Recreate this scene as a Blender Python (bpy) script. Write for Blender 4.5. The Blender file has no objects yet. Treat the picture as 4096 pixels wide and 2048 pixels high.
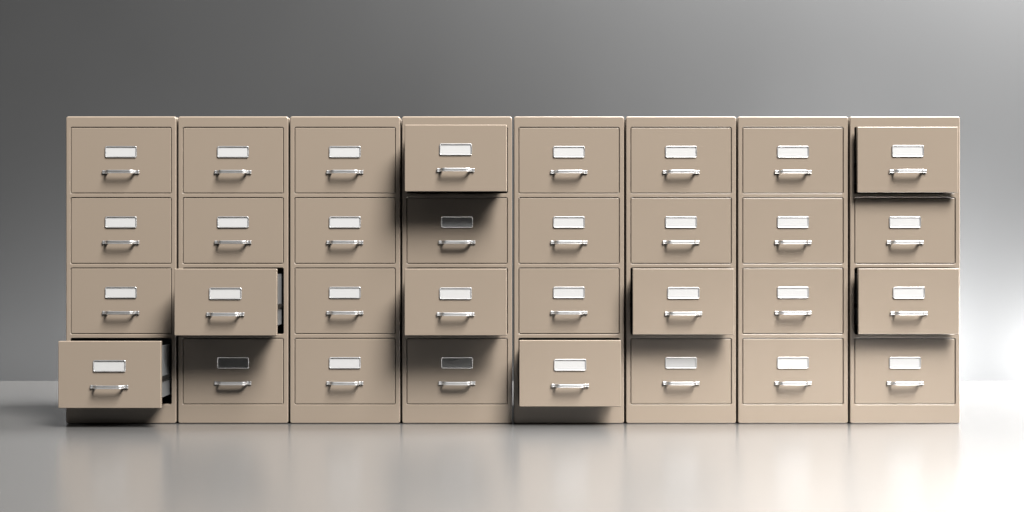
import bpy, math
from mathutils import Vector
from mathutils.geometry import tessellate_polygon

scene = bpy.context.scene
COL = scene.collection
PI = math.pi

# ------------------------------------------------------------------ materials
def new_mat(name):
    m = bpy.data.materials.new(name); m.use_nodes = True
    nt = m.node_tree
    return m, nt, nt.nodes['Principled BSDF']

def noise_rough(nt, b, scale, lo, hi, detail=3.0):
    tc = nt.nodes.new('ShaderNodeTexCoord')
    n = nt.nodes.new('ShaderNodeTexNoise'); n.inputs['Scale'].default_value = scale
    n.inputs['Detail'].default_value = detail
    mr = nt.nodes.new('ShaderNodeMapRange')
    mr.inputs['From Min'].default_value = .3; mr.inputs['From Max'].default_value = .7
    mr.inputs['To Min'].default_value = lo; mr.inputs['To Max'].default_value = hi
    nt.links.new(tc.outputs['Object'], n.inputs['Vector'])
    nt.links.new(n.outputs['Fac'], mr.inputs['Value'])
    nt.links.new(mr.outputs['Result'], b.inputs['Roughness'])
    return tc, n

def bump(nt, b, tc, scale, dist, strength=.3):
    n = nt.nodes.new('ShaderNodeTexNoise'); n.inputs['Scale'].default_value = scale
    n.inputs['Detail'].default_value = 2
    bp = nt.nodes.new('ShaderNodeBump'); bp.inputs['Distance'].default_value = dist
    bp.inputs['Strength'].default_value = strength
    nt.links.new(tc.outputs['Object'], n.inputs['Vector'])
    nt.links.new(n.outputs['Fac'], bp.inputs['Height'])
    nt.links.new(bp.outputs['Normal'], b.inputs['Normal'])

def mottled(nt, b, tc, col, amount, scale):
    n = nt.nodes.new('ShaderNodeTexNoise'); n.inputs['Scale'].default_value = scale
    n.inputs['Detail'].default_value = 4
    mx = nt.nodes.new('ShaderNodeMix'); mx.data_type = 'RGBA'
    mx.inputs[6].default_value = (*[c * (1 - amount) for c in col], 1)
    mx.inputs[7].default_value = (*[c * (1 + amount) for c in col], 1)
    nt.links.new(tc.outputs['Object'], n.inputs['Vector'])
    nt.links.new(n.outputs['Fac'], mx.inputs[0])
    nt.links.new(mx.outputs[2], b.inputs['Base Color'])

class ShiftedCoord:
    # object coordinates moved by a random amount per object, so that no two copies share a pattern
    def __init__(s, nt):
        tc = nt.nodes.new('ShaderNodeTexCoord'); oi = nt.nodes.new('ShaderNodeObjectInfo')
        m = nt.nodes.new('ShaderNodeMath'); m.operation = 'MULTIPLY'; m.inputs[1].default_value = 37.0
        a = nt.nodes.new('ShaderNodeVectorMath'); a.operation = 'ADD'
        nt.links.new(oi.outputs['Random'], m.inputs[0]); nt.links.new(tc.outputs['Object'], a.inputs[0])
        nt.links.new(m.outputs[0], a.inputs[1]); s.outputs = {'Object': a.outputs[0]}

PAINT, nt, b = new_mat('beige_enamel')
tc = ShiftedCoord(nt)
rn = nt.nodes.new('ShaderNodeTexNoise'); rn.inputs['Scale'].default_value = 4
rm = nt.nodes.new('ShaderNodeMapRange'); rm.inputs['To Min'].default_value = .265; rm.inputs['To Max'].default_value = .305
nt.links.new(tc.outputs['Object'], rn.inputs['Vector']); nt.links.new(rn.outputs['Fac'], rm.inputs['Value'])
nt.links.new(rm.outputs['Result'], b.inputs['Roughness'])
mottled(nt, b, tc, (.429, .348, .273), .012, 5)
b.inputs['IOR'].default_value = 1.8

STEEL, nt, b = new_mat('brushed_steel')
b.inputs['Base Color'].default_value = (.74, .745, .755, 1); b.inputs['Metallic'].default_value = 1
tc, _ = noise_rough(nt, b, 6, .40, .41)

GALV, nt, b = new_mat('light_grey_steel_box')
b.inputs['Base Color'].default_value = (.24, .245, .25, 1); b.inputs['Metallic'].default_value = .15
tc, _ = noise_rough(nt, b, 8, .40, .50)

CARD, nt, b = new_mat('white_card')
tc, _ = noise_rough(nt, b, 40, .5, .6)
mottled(nt, b, tc, (.81, .81, .81), .01, 40)

RAIL, nt, b = new_mat('dark_slide_rail')
b.inputs['Base Color'].default_value = (.03, .03, .03, 1); b.inputs['Metallic'].default_value = .7
noise_rough(nt, b, 30, .45, .6)

FLOOR, nt, b = new_mat('polished_grey_floor')
tc, _ = noise_rough(nt, b, .9, .24, .245)
mottled(nt, b, tc, (.40, .392, .382), .02, 1.3)
b.inputs['IOR'].default_value = 2.6; b.inputs['Metallic'].default_value = .7

WALL, nt, b = new_mat('grey_backdrop_paint')
tc, _ = noise_rough(nt, b, 1.2, .55, .62)
mottled(nt, b, tc, (.0330, .0335, .0341), .015, 1.1)
bump(nt, b, tc, 260, .0006, .08)

# ------------------------------------------------------------------ mesh helpers
class MB:
    """collects vertices with analytic normals and faces, links them as ONE mesh object"""
    def __init__(s): s.v = []; s.n = []; s.f = []; s.flat = set()
    def ring(s, pts, nrm):
        i0 = len(s.v); s.v += [tuple(p) for p in pts]; s.n += [tuple(n) for n in nrm]
        return list(range(i0, i0 + len(pts)))
    def bridge(s, a, b, flip=False, close=True):
        k = len(a)
        for i in range(k if close else k - 1):
            j = (i + 1) % k
            q = (a[i], a[j], b[j], b[i])
            s.f.append(q[::-1] if flip else q)
    def cap(s, a, flip=False): s.f.append(tuple(a[::-1] if flip else a))
    def box(s, x0, x1, y0, y1, z0, z1):
        for ax, sg in ((0, -1), (0, 1), (1, -1), (1, 1), (2, -1), (2, 1)):
            lo, hi = (x0, y0, z0), (x1, y1, z1)
            u, w = [(1, 2), (2, 0), (0, 1)][ax]
            pts = []
            for cu, cw in ((0, 0), (1, 0), (1, 1), (0, 1)):
                p = [0, 0, 0]; p[ax] = hi[ax] if sg > 0 else lo[ax]
                p[u] = (lo[u], hi[u])[cu]; p[w] = (lo[w], hi[w])[cw]; pts.append(p)
            nn = [0, 0, 0]; nn[ax] = sg
            r = s.ring(pts, [nn] * 4); s.cap(r, flip=sg < 0)
    def build(s, name, mat, parent=None):
        me = bpy.data.meshes.new(name); me.from_pydata(s.v, [], s.f); me.update()
        me.polygons.foreach_set('use_smooth', [True] * len(me.polygons))
        me.normals_split_custom_set_from_vertices([Vector(n).normalized() for n in s.n])
        me.materials.append(mat)
        o = bpy.data.objects.new(name, me); COL.objects.link(o)
        if parent is not None: o.parent = parent
        return o

def rr(w, h, r, seg, cx=0, cz=0):
    """rounded rectangle in XZ, counter-clockwise seen from the front (-Y): points and outward normals"""
    P, N = [], []
    for qx, qz, a0 in ((1, -1, -PI / 2), (1, 1, 0), (-1, 1, PI / 2), (-1, -1, PI)):
        for k in range(seg + 1):
            a = a0 + PI / 2 * k / seg
            n = (math.cos(a), math.sin(a))
            P.append((cx + qx * (w / 2 - r) + r * n[0], cz + qz * (h / 2 - r) + r * n[1])); N.append(n)
    return P, N

def bevel_rings(mb, P, N, b, y0, seg, inward):
    """quarter-round from the front plane y0 back to y0+b. inward: the material lies inside contour P."""
    rings = []
    for k in range(seg + 1):
        a = PI / 2 * k / seg
        off = b * (1 - math.sin(a)) * (-1 if inward else 1)
        y = y0 + b * (1 - math.cos(a))
        sg = 1 if inward else -1
        pts = [(p[0] + n[0] * off, y, p[1] + n[1] * off) for p, n in zip(P, N)]
        nr = [(sg * n[0] * math.sin(a), -math.cos(a), sg * n[1] * math.sin(a)) for n in N]
        rings.append(mb.ring(pts, nr))
    for r0, r1 in zip(rings, rings[1:]):
        mb.bridge(r0, r1, flip=inward)
    return rings

# ------------------------------------------------------------------ dimensions (metres)
CW, CH, CD = .4735, 1.3200, .62
PITCH, X0 = .48105, .0042
FW, FH = .4290, .2802
ROWZ = [1.1312 - .3021 * i for i in range(4)]
GAP = .0024

# ------------------------------------------------------------------ cabinet body
def make_body(parent):
    mb = MB()
    P, N = rr(CW, CH - .0006, .010, 4, 0, CH / 2 + .0003)
    rings = bevel_rings(mb, P, N, .0048, 0, 4, True)
    outer = rings[0]
    back_n = [(n[0], 0, n[1]) for n in N]
    side_b = mb.ring([(p[0], CD, p[1]) for p in P], back_n)
    mb.bridge(rings[-1], side_b, flip=True)
    cap = mb.ring([(p[0], CD, p[1]) for p in P], [(0, 1, 0)] * len(P)); mb.cap(cap[::-1], flip=False)
    holes = []
    for z in ROWZ:
        HP, HN = rr(FW + 2 * GAP, FH + 2 * GAP, .0075, 4, 0, z)
        hr = bevel_rings(mb, HP, HN, .0028, 0, 3, False)
        holes.append(hr[0])
        inner = mb.ring([(p[0], CD - .03, p[1]) for p in HP], [(-n[0], 0, -n[1]) for n in HN])
        mb.bridge(hr[-1], inner)
        c = mb.ring([(p[0], CD - .03, p[1]) for p in HP], [(0, -1, 0)] * len(HP)); mb.cap(c)
    # front sheet with four openings
    polys = [outer] + holes
    loops = [[Vector((mb.v[i][0], mb.v[i][2], 0)) for i in lp] for lp in polys]
    flat = [i for lp in polys for i in lp]
    for t in tessellate_polygon(loops):
        a, c, d = [mb.v[flat[i]] for i in t]
        cr = (c[0] - a[0]) * (d[2] - a[2]) - (c[2] - a[2]) * (d[0] - a[0])
        q = tuple(flat[i] for i in t)
        mb.f.append(q if cr > 0 else q[::-1])
    # the bevel/side faces: orientation fixed by their normals
    fix(mb)
    return mb.build('body', PAINT, parent)

def fix(mb):
    out = []
    for f in mb.f:
        vs = [Vector(mb.v[i]) for i in f]
        g = Vector((0, 0, 0))
        for i in range(len(vs)):
            g += vs[i].cross(vs[(i + 1) % len(vs)])
        n = sum((Vector(mb.n[i]) for i in f), Vector())
        out.append(tuple(f) if g.dot(n) >= 0 else tuple(f[::-1]))
    mb.f = out

# ------------------------------------------------------------------ drawer front and its fittings
def make_drawer(parent):
    mb = MB()
    P, N = rr(FW, FH, .0034, 3)
    rings = bevel_rings(mb, P, N, .0028, 0, 3, True)
    mb.cap(rings[0])
    T = .016
    bk = mb.ring([(p[0], T, p[1]) for p in P], [(n[0], 0, n[1]) for n in N]); mb.bridge(rings[-1], bk)
    c = mb.ring([(p[0], T, p[1]) for p in P], [(0, 1, 0)] * len(P)); mb.cap(c)
    fix(mb)
    dr = mb.build('drawer', PAINT, parent)

    # steel tray behind the front
    mb = MB()
    xs, zt, zb, yb = FW / 2 - .009, FH / 2 - .027, -FH / 2 + .040, .54
    t = .0025
    y0 = T + .0004
    mb.box(-xs, -xs + t, y0, yb, zb, zt); mb.box(xs - t, xs, y0, yb, zb, zt)
    mb.box(-xs + t, xs - t, y0, yb, zb, zb + t)
    mb.box(-xs + t, xs - t, yb - t, yb, zb + t, zt)
    mb.box(-xs + t, xs - t, y0, y0 + t, zb + t, zt)
    for s in (-1, 1):   # folded lip along the top
        mb.box(*sorted((s * (xs + .0002), s * (xs - .009))), y0, yb, zt + .0002, zt + .0030)
    fix(mb); mb.build('tray', GALV, dr)
    for s in (-1, 1):
        mb = MB()
        zc = zt - .124
        mb.box(*sorted((s * (xs + .0003), s * (xs + .0052))), y0 + .004, yb - .01, zc - .017, zc)
        fix(mb); mb.build('slide_rail', RAIL, dr)

    # label holder: rounded metal frame
    lz = .0370; w, h = .1365, .0492
    mb = MB(); prev = None; first = None
    W = .0044; D = .0042
    P, N = rr(w, h, .0075, 5, 0, lz)
    prof = []                      # (offset inward, y, normal out, normal y)
    prof.append((0, -.0001, 1, 0))
    for k in range(7):
        a = PI * k / 6
        prof.append((W / 2 * (1 - math.cos(a)), -(D - .0022) - .0022 * math.sin(a), math.cos(a), -math.sin(a)))
    prof.append((W, -.0001, -1, 0))
    for off, y, no, ny in prof:
        Pi, Ni = rr(w - 2 * off, h - 2 * off, max(.0022, .0075 - off), 5, 0, lz)
        r = mb.ring([(p[0], y, p[1]) for p in Pi], [(n[0] * no, ny, n[1] * no) for n in Ni])
        if prev: mb.bridge(prev, r)
        prev = r
    fix(mb); mb.build('label_holder', STEEL, dr)
    mb = MB(); iw, ih = w - 2 * W + .002, h - 2 * W + .002
    mb.box(-iw / 2, iw / 2, -.0012, -.0002, lz - ih / 2, lz + ih / 2)
    fix(mb); mb.build('label_card', CARD, dr)

    # handle: bowed bar plus two flared feet
    hz = -.0498
    mb = MB()
    path = []
    A, PR, R = .0590, .0245, .015
    for y in (.0, -.003, -.006): path.append((-A, y))
    for k in range(7):
        a = PI / 2 * k / 6
        path.append((-A + .016 - .016 * math.cos(a), -(PR - R) - R * math.sin(a)))
    for x in (-.028, -.014, 0): path.append((x, -PR - .0006 * (1 - abs(x) / .043)))
    path = path + [(-x, y) for x, y in path[-2::-1]]
    M = 20
    prev = None
    for i, (x, y) in enumerate(path):
        a = path[max(i - 1, 0)]; c = path[min(i + 1, len(path) - 1)]
        tx, ty = c[0] - a[0], c[1] - a[1]; L = math.hypot(tx, ty); tx /= L; ty /= L
        nx, ny = ty, -tx           # outward (towards -Y on the straight run)
        if i == 0: nx, ny = -1, 0
        if i == len(path) - 1: nx, ny = 1, 0
        pts, nr = [], []
        for m in range(M):
            q = 2 * PI * m / M
            e = .62
            cu = math.copysign(abs(math.cos(q)) ** e, math.cos(q)); cz = math.copysign(abs(math.sin(q)) ** e, math.sin(q))
            hu, hv = .0042, .0074
            pts.append((x + nx * cu * hu, y + ny * cu * hu, hz + cz * hv))
            gu = math.copysign(abs(math.cos(q)) ** (2 - e), math.cos(q)) / hu
            gz = math.copysign(abs(math.sin(q)) ** (2 - e), math.sin(q)) / hv
            nr.append((nx * gu, ny * gu, gz))
        r = mb.ring(pts, nr)
        if prev: mb.bridge(prev, r)
        prev = r
    for s in (-1, 1):              # feet: pillow blocks with a shallow waist
        prev = None
        cols = [(.0575, .0070, .0068), (.0595, .0078, .0082), (.0640, .0072, .0070), (.0690, .0069, .0066),
                (.0735, .0073, .0070), (.0770, .0079, .0076), (.0788, .0074, .0064), (.0794, .0060, .0040)]
        for ci, (x, hv, dp) in enumerate(cols):
            pts, nr = [], []
            c0 = cols[max(ci - 1, 0)]; c1 = cols[min(ci + 1, len(cols) - 1)]
            sl = -(c1[2] - c0[2]) / (c1[0] - c0[0])
            for m in range(M + 1):
                q = PI * m / M
                e = .5
                cz = math.copysign(abs(math.cos(q)) ** e, math.cos(q)); cy = abs(math.sin(q)) ** e
                pts.append((s * x, -cy * dp, hz + cz * hv))
                gz = math.copysign(abs(math.cos(q)) ** (2 - e), math.cos(q)) / hv; gy = -abs(math.sin(q)) ** (2 - e) / dp
                g = math.hypot(gz, gy)
                nr.append((s * sl, gy / g, gz / g))
            r = mb.ring(pts, nr)
            if prev: mb.bridge(prev, r, close=False)
            prev = r
            if ci in (0, len(cols) - 1):
                cc = mb.ring(pts, [(s * (1 if ci else -1), 0, 0)] * len(pts)); mb.cap(cc)
    fix(mb); mb.build('handle', STEEL, dr)
    return dr

# ------------------------------------------------------------------ one cabinet, then seven copies
def cabinet_root():
    r = bpy.data.objects.new('filing_cabinet', None); COL.objects.link(r)
    r.empty_display_size = .1
    r['category'] = 'filing cabinet'; r['group'] = 'beige filing cabinets standing side by side in a row'
    return r

def copy_tree(o, parent=None):
    c = o.copy(); COL.objects.link(c)
    if parent is not None: c.parent = parent
    for ch in list(o.children): copy_tree(ch, c)
    return c

proto = cabinet_root()
make_body(proto)
d0 = make_drawer(proto); d0.location = (0, 0, ROWZ[0]); d0['row'] = 0
for r in (1, 2, 3):
    d = copy_tree(d0, proto); d.location = (0, 0, ROWZ[r]); d['row'] = r

OPEN = [{3: .142}, {2: .131}, {}, {0: .114, 2: .121}, {3: .094}, {2: .068}, {}, {0: .034, 2: .047}]
LABELS = [
    'beige filing cabinet at the left end of the row, bottom drawer pulled far out',
    'beige filing cabinet, only its third drawer pulled far out',
    'beige filing cabinet, all four drawers shut, left of the one with two drawers out',
    'beige filing cabinet, top and third drawers far out, deep black shadow under the top one',
    'beige filing cabinet near the middle of the row, only its bottom drawer pulled out halfway',
    'beige filing cabinet, only its third drawer slightly open, left of the fully shut one',
    'beige filing cabinet, all four drawers shut, second from the right end of the row',
    'beige filing cabinet at the right end of the row, top and third drawers slightly open',
]
WHICH = ['top', 'second', 'third', 'bottom']
cabs = [proto] + [copy_tree(proto) for _ in range(7)]
jit = [0, .0006, -.0004, .0002, .0004, -.0003, .0003, 0]
for i, c in enumerate(cabs):
    c.location = (X0 + (i - 3.5) * PITCH, jit[i] * 2, 0)
    c['label'] = LABELS[i]
    for ch in c.children:
        if 'row' in ch:
            r = ch['row']
            dy = OPEN[i].get(r, 0)
            ch.location.y = -dy if dy else .0012
            if dy: ch['label'] = WHICH[r] + ' drawer pulled open'
            del ch['row']

# ------------------------------------------------------------------ setting
WALL_Y = 1.713
def sheet(name, mat, pts, nrm):
    mb = MB(); r = mb.ring(pts, [nrm] * 4); mb.cap(r); fix(mb)
    o = mb.build(name, mat); o['kind'] = 'structure'; return o
fl = MB(); fl.box(-14, 14, -14, WALL_Y, -.1, 0); fix(fl); f = fl.build('floor', FLOOR); f['kind'] = 'structure'
wl = MB(); wl.box(-14, 14, WALL_Y + .001, WALL_Y + .15, -.1, 7); fix(wl); w_ = wl.build('wall', WALL); w_['kind'] = 'structure'

# ------------------------------------------------------------------ lamps
def area(name, loc, target, sx, sy, energy, col=(1, 1, 1), spread=180):
    l = bpy.data.lights.new(name, 'AREA'); l.shape = 'RECTANGLE'; l.size = sx; l.size_y = sy
    l.energy = energy; l.color = col; l.spread = math.radians(spread)
    o = bpy.data.objects.new(name, l); COL.objects.link(o); o.location = loc
    o.rotation_euler = (Vector(target) - Vector(loc)).to_track_quat('-Z', 'Y').to_euler()
    return o
area('key_softbox', (7.7, -9.2, 18.3), (0, 0, .6), 7.5, 9.2, 10800, (1, .982, .955))
area('added_front_fill', (0, -13, 2.6), (0, 0, 1), 10, 3, 7)  # added fill behind the camera, gives the metal something to reflect
area('added_overhead_fill', (-1.5, -3.2, 6.5), (-1.2, -2.0, 0), 11, 6, 60)  # added dim overhead fill, lifts upper edges of handles and label holders
area('right_floor_softbox', (4.6, -1.9, 2.6), (3.5, -2.1, 0), 1.6, 2.4, 38, spread=95)
area('added_front_floor_light', (2.5, -2.4, 1.85), (1.7, -2.1, 0), 1.6, 1.3, 128, (1, .96, .92), 80)  # added light outside the frame, brightens the foreground floor
area('right_back_softbox', (4.0, .4, 2.4), (3.4, .4, 0), 1.0, 1.0, 11, spread=90)
area('right_low_softbox', (4.1, .9, .35), (2.4, 1.6, 0), .5, .4, 44)
area('added_right_wall_base_light', (3.5, 1.3, .08), (2.0, 1.5, .1), .4, .1, 58)  # added low light out of view, whitens the lower right wall
area('added_right_back_light', (1.65, 1.35, .06), (1.75, 1.71, .2), 1.2, .1, 300)  # added light hidden behind the right cabinets, brightens the wall base
area('right_top_softbox', (5.0, .4, 4.6), (2.8, 1.7, 2.4), 1.2, 1.2, 1150)
area('added_top_wall_light_right', (2.6, .5, 4.4), (1.0, 1.7, 2.2), 1.2, .6, 134)  # added light above the frame, lifts the upper wall right of centre
area('added_top_wall_light_middle', (.8, .6, 4.4), (.2, 1.7, 2.2), 1.2, .6, 130)  # added unseen light for the upper middle of the wall
area('left_low_softbox', (-3.3, .7, .05), (-2.9, 1.7, .6), .8, .2, 10)
area('added_left_back_light', (-1.3, 1.15, .12), (-1.6, 1.7, 0), 1.3, .2, 103)  # added light concealed by the left cabinets, lightens the wall low down

# ------------------------------------------------------------------ world, camera, colour
w = bpy.data.worlds.new('World'); scene.world = w; w.use_nodes = True
w.node_tree.nodes['Background'].inputs[0].default_value = (.95, .97, 1, 1)
w.node_tree.nodes['Background'].inputs[1].default_value = .004

cam = bpy.data.cameras.new('camera'); co = bpy.data.objects.new('camera', cam); COL.objects.link(co)
co.location = (0, -5, .7204); co.rotation_euler = (PI / 2, 0, 0)
cam.sensor_width = 36; cam.lens = 36 * 5 / (4096 / 930) * 1.0015; cam.clip_end = 100
scene.camera = co
scene.render.engine = 'CYCLES'
scene.view_settings.view_transform = 'Standard'; scene.view_settings.look = 'None'
scene.view_settings.exposure = 0; scene.view_settings.gamma = 1
scene.cycles.max_bounces = 8; scene.cycles.diffuse_bounces = 0; scene.cycles.use_denoising = True
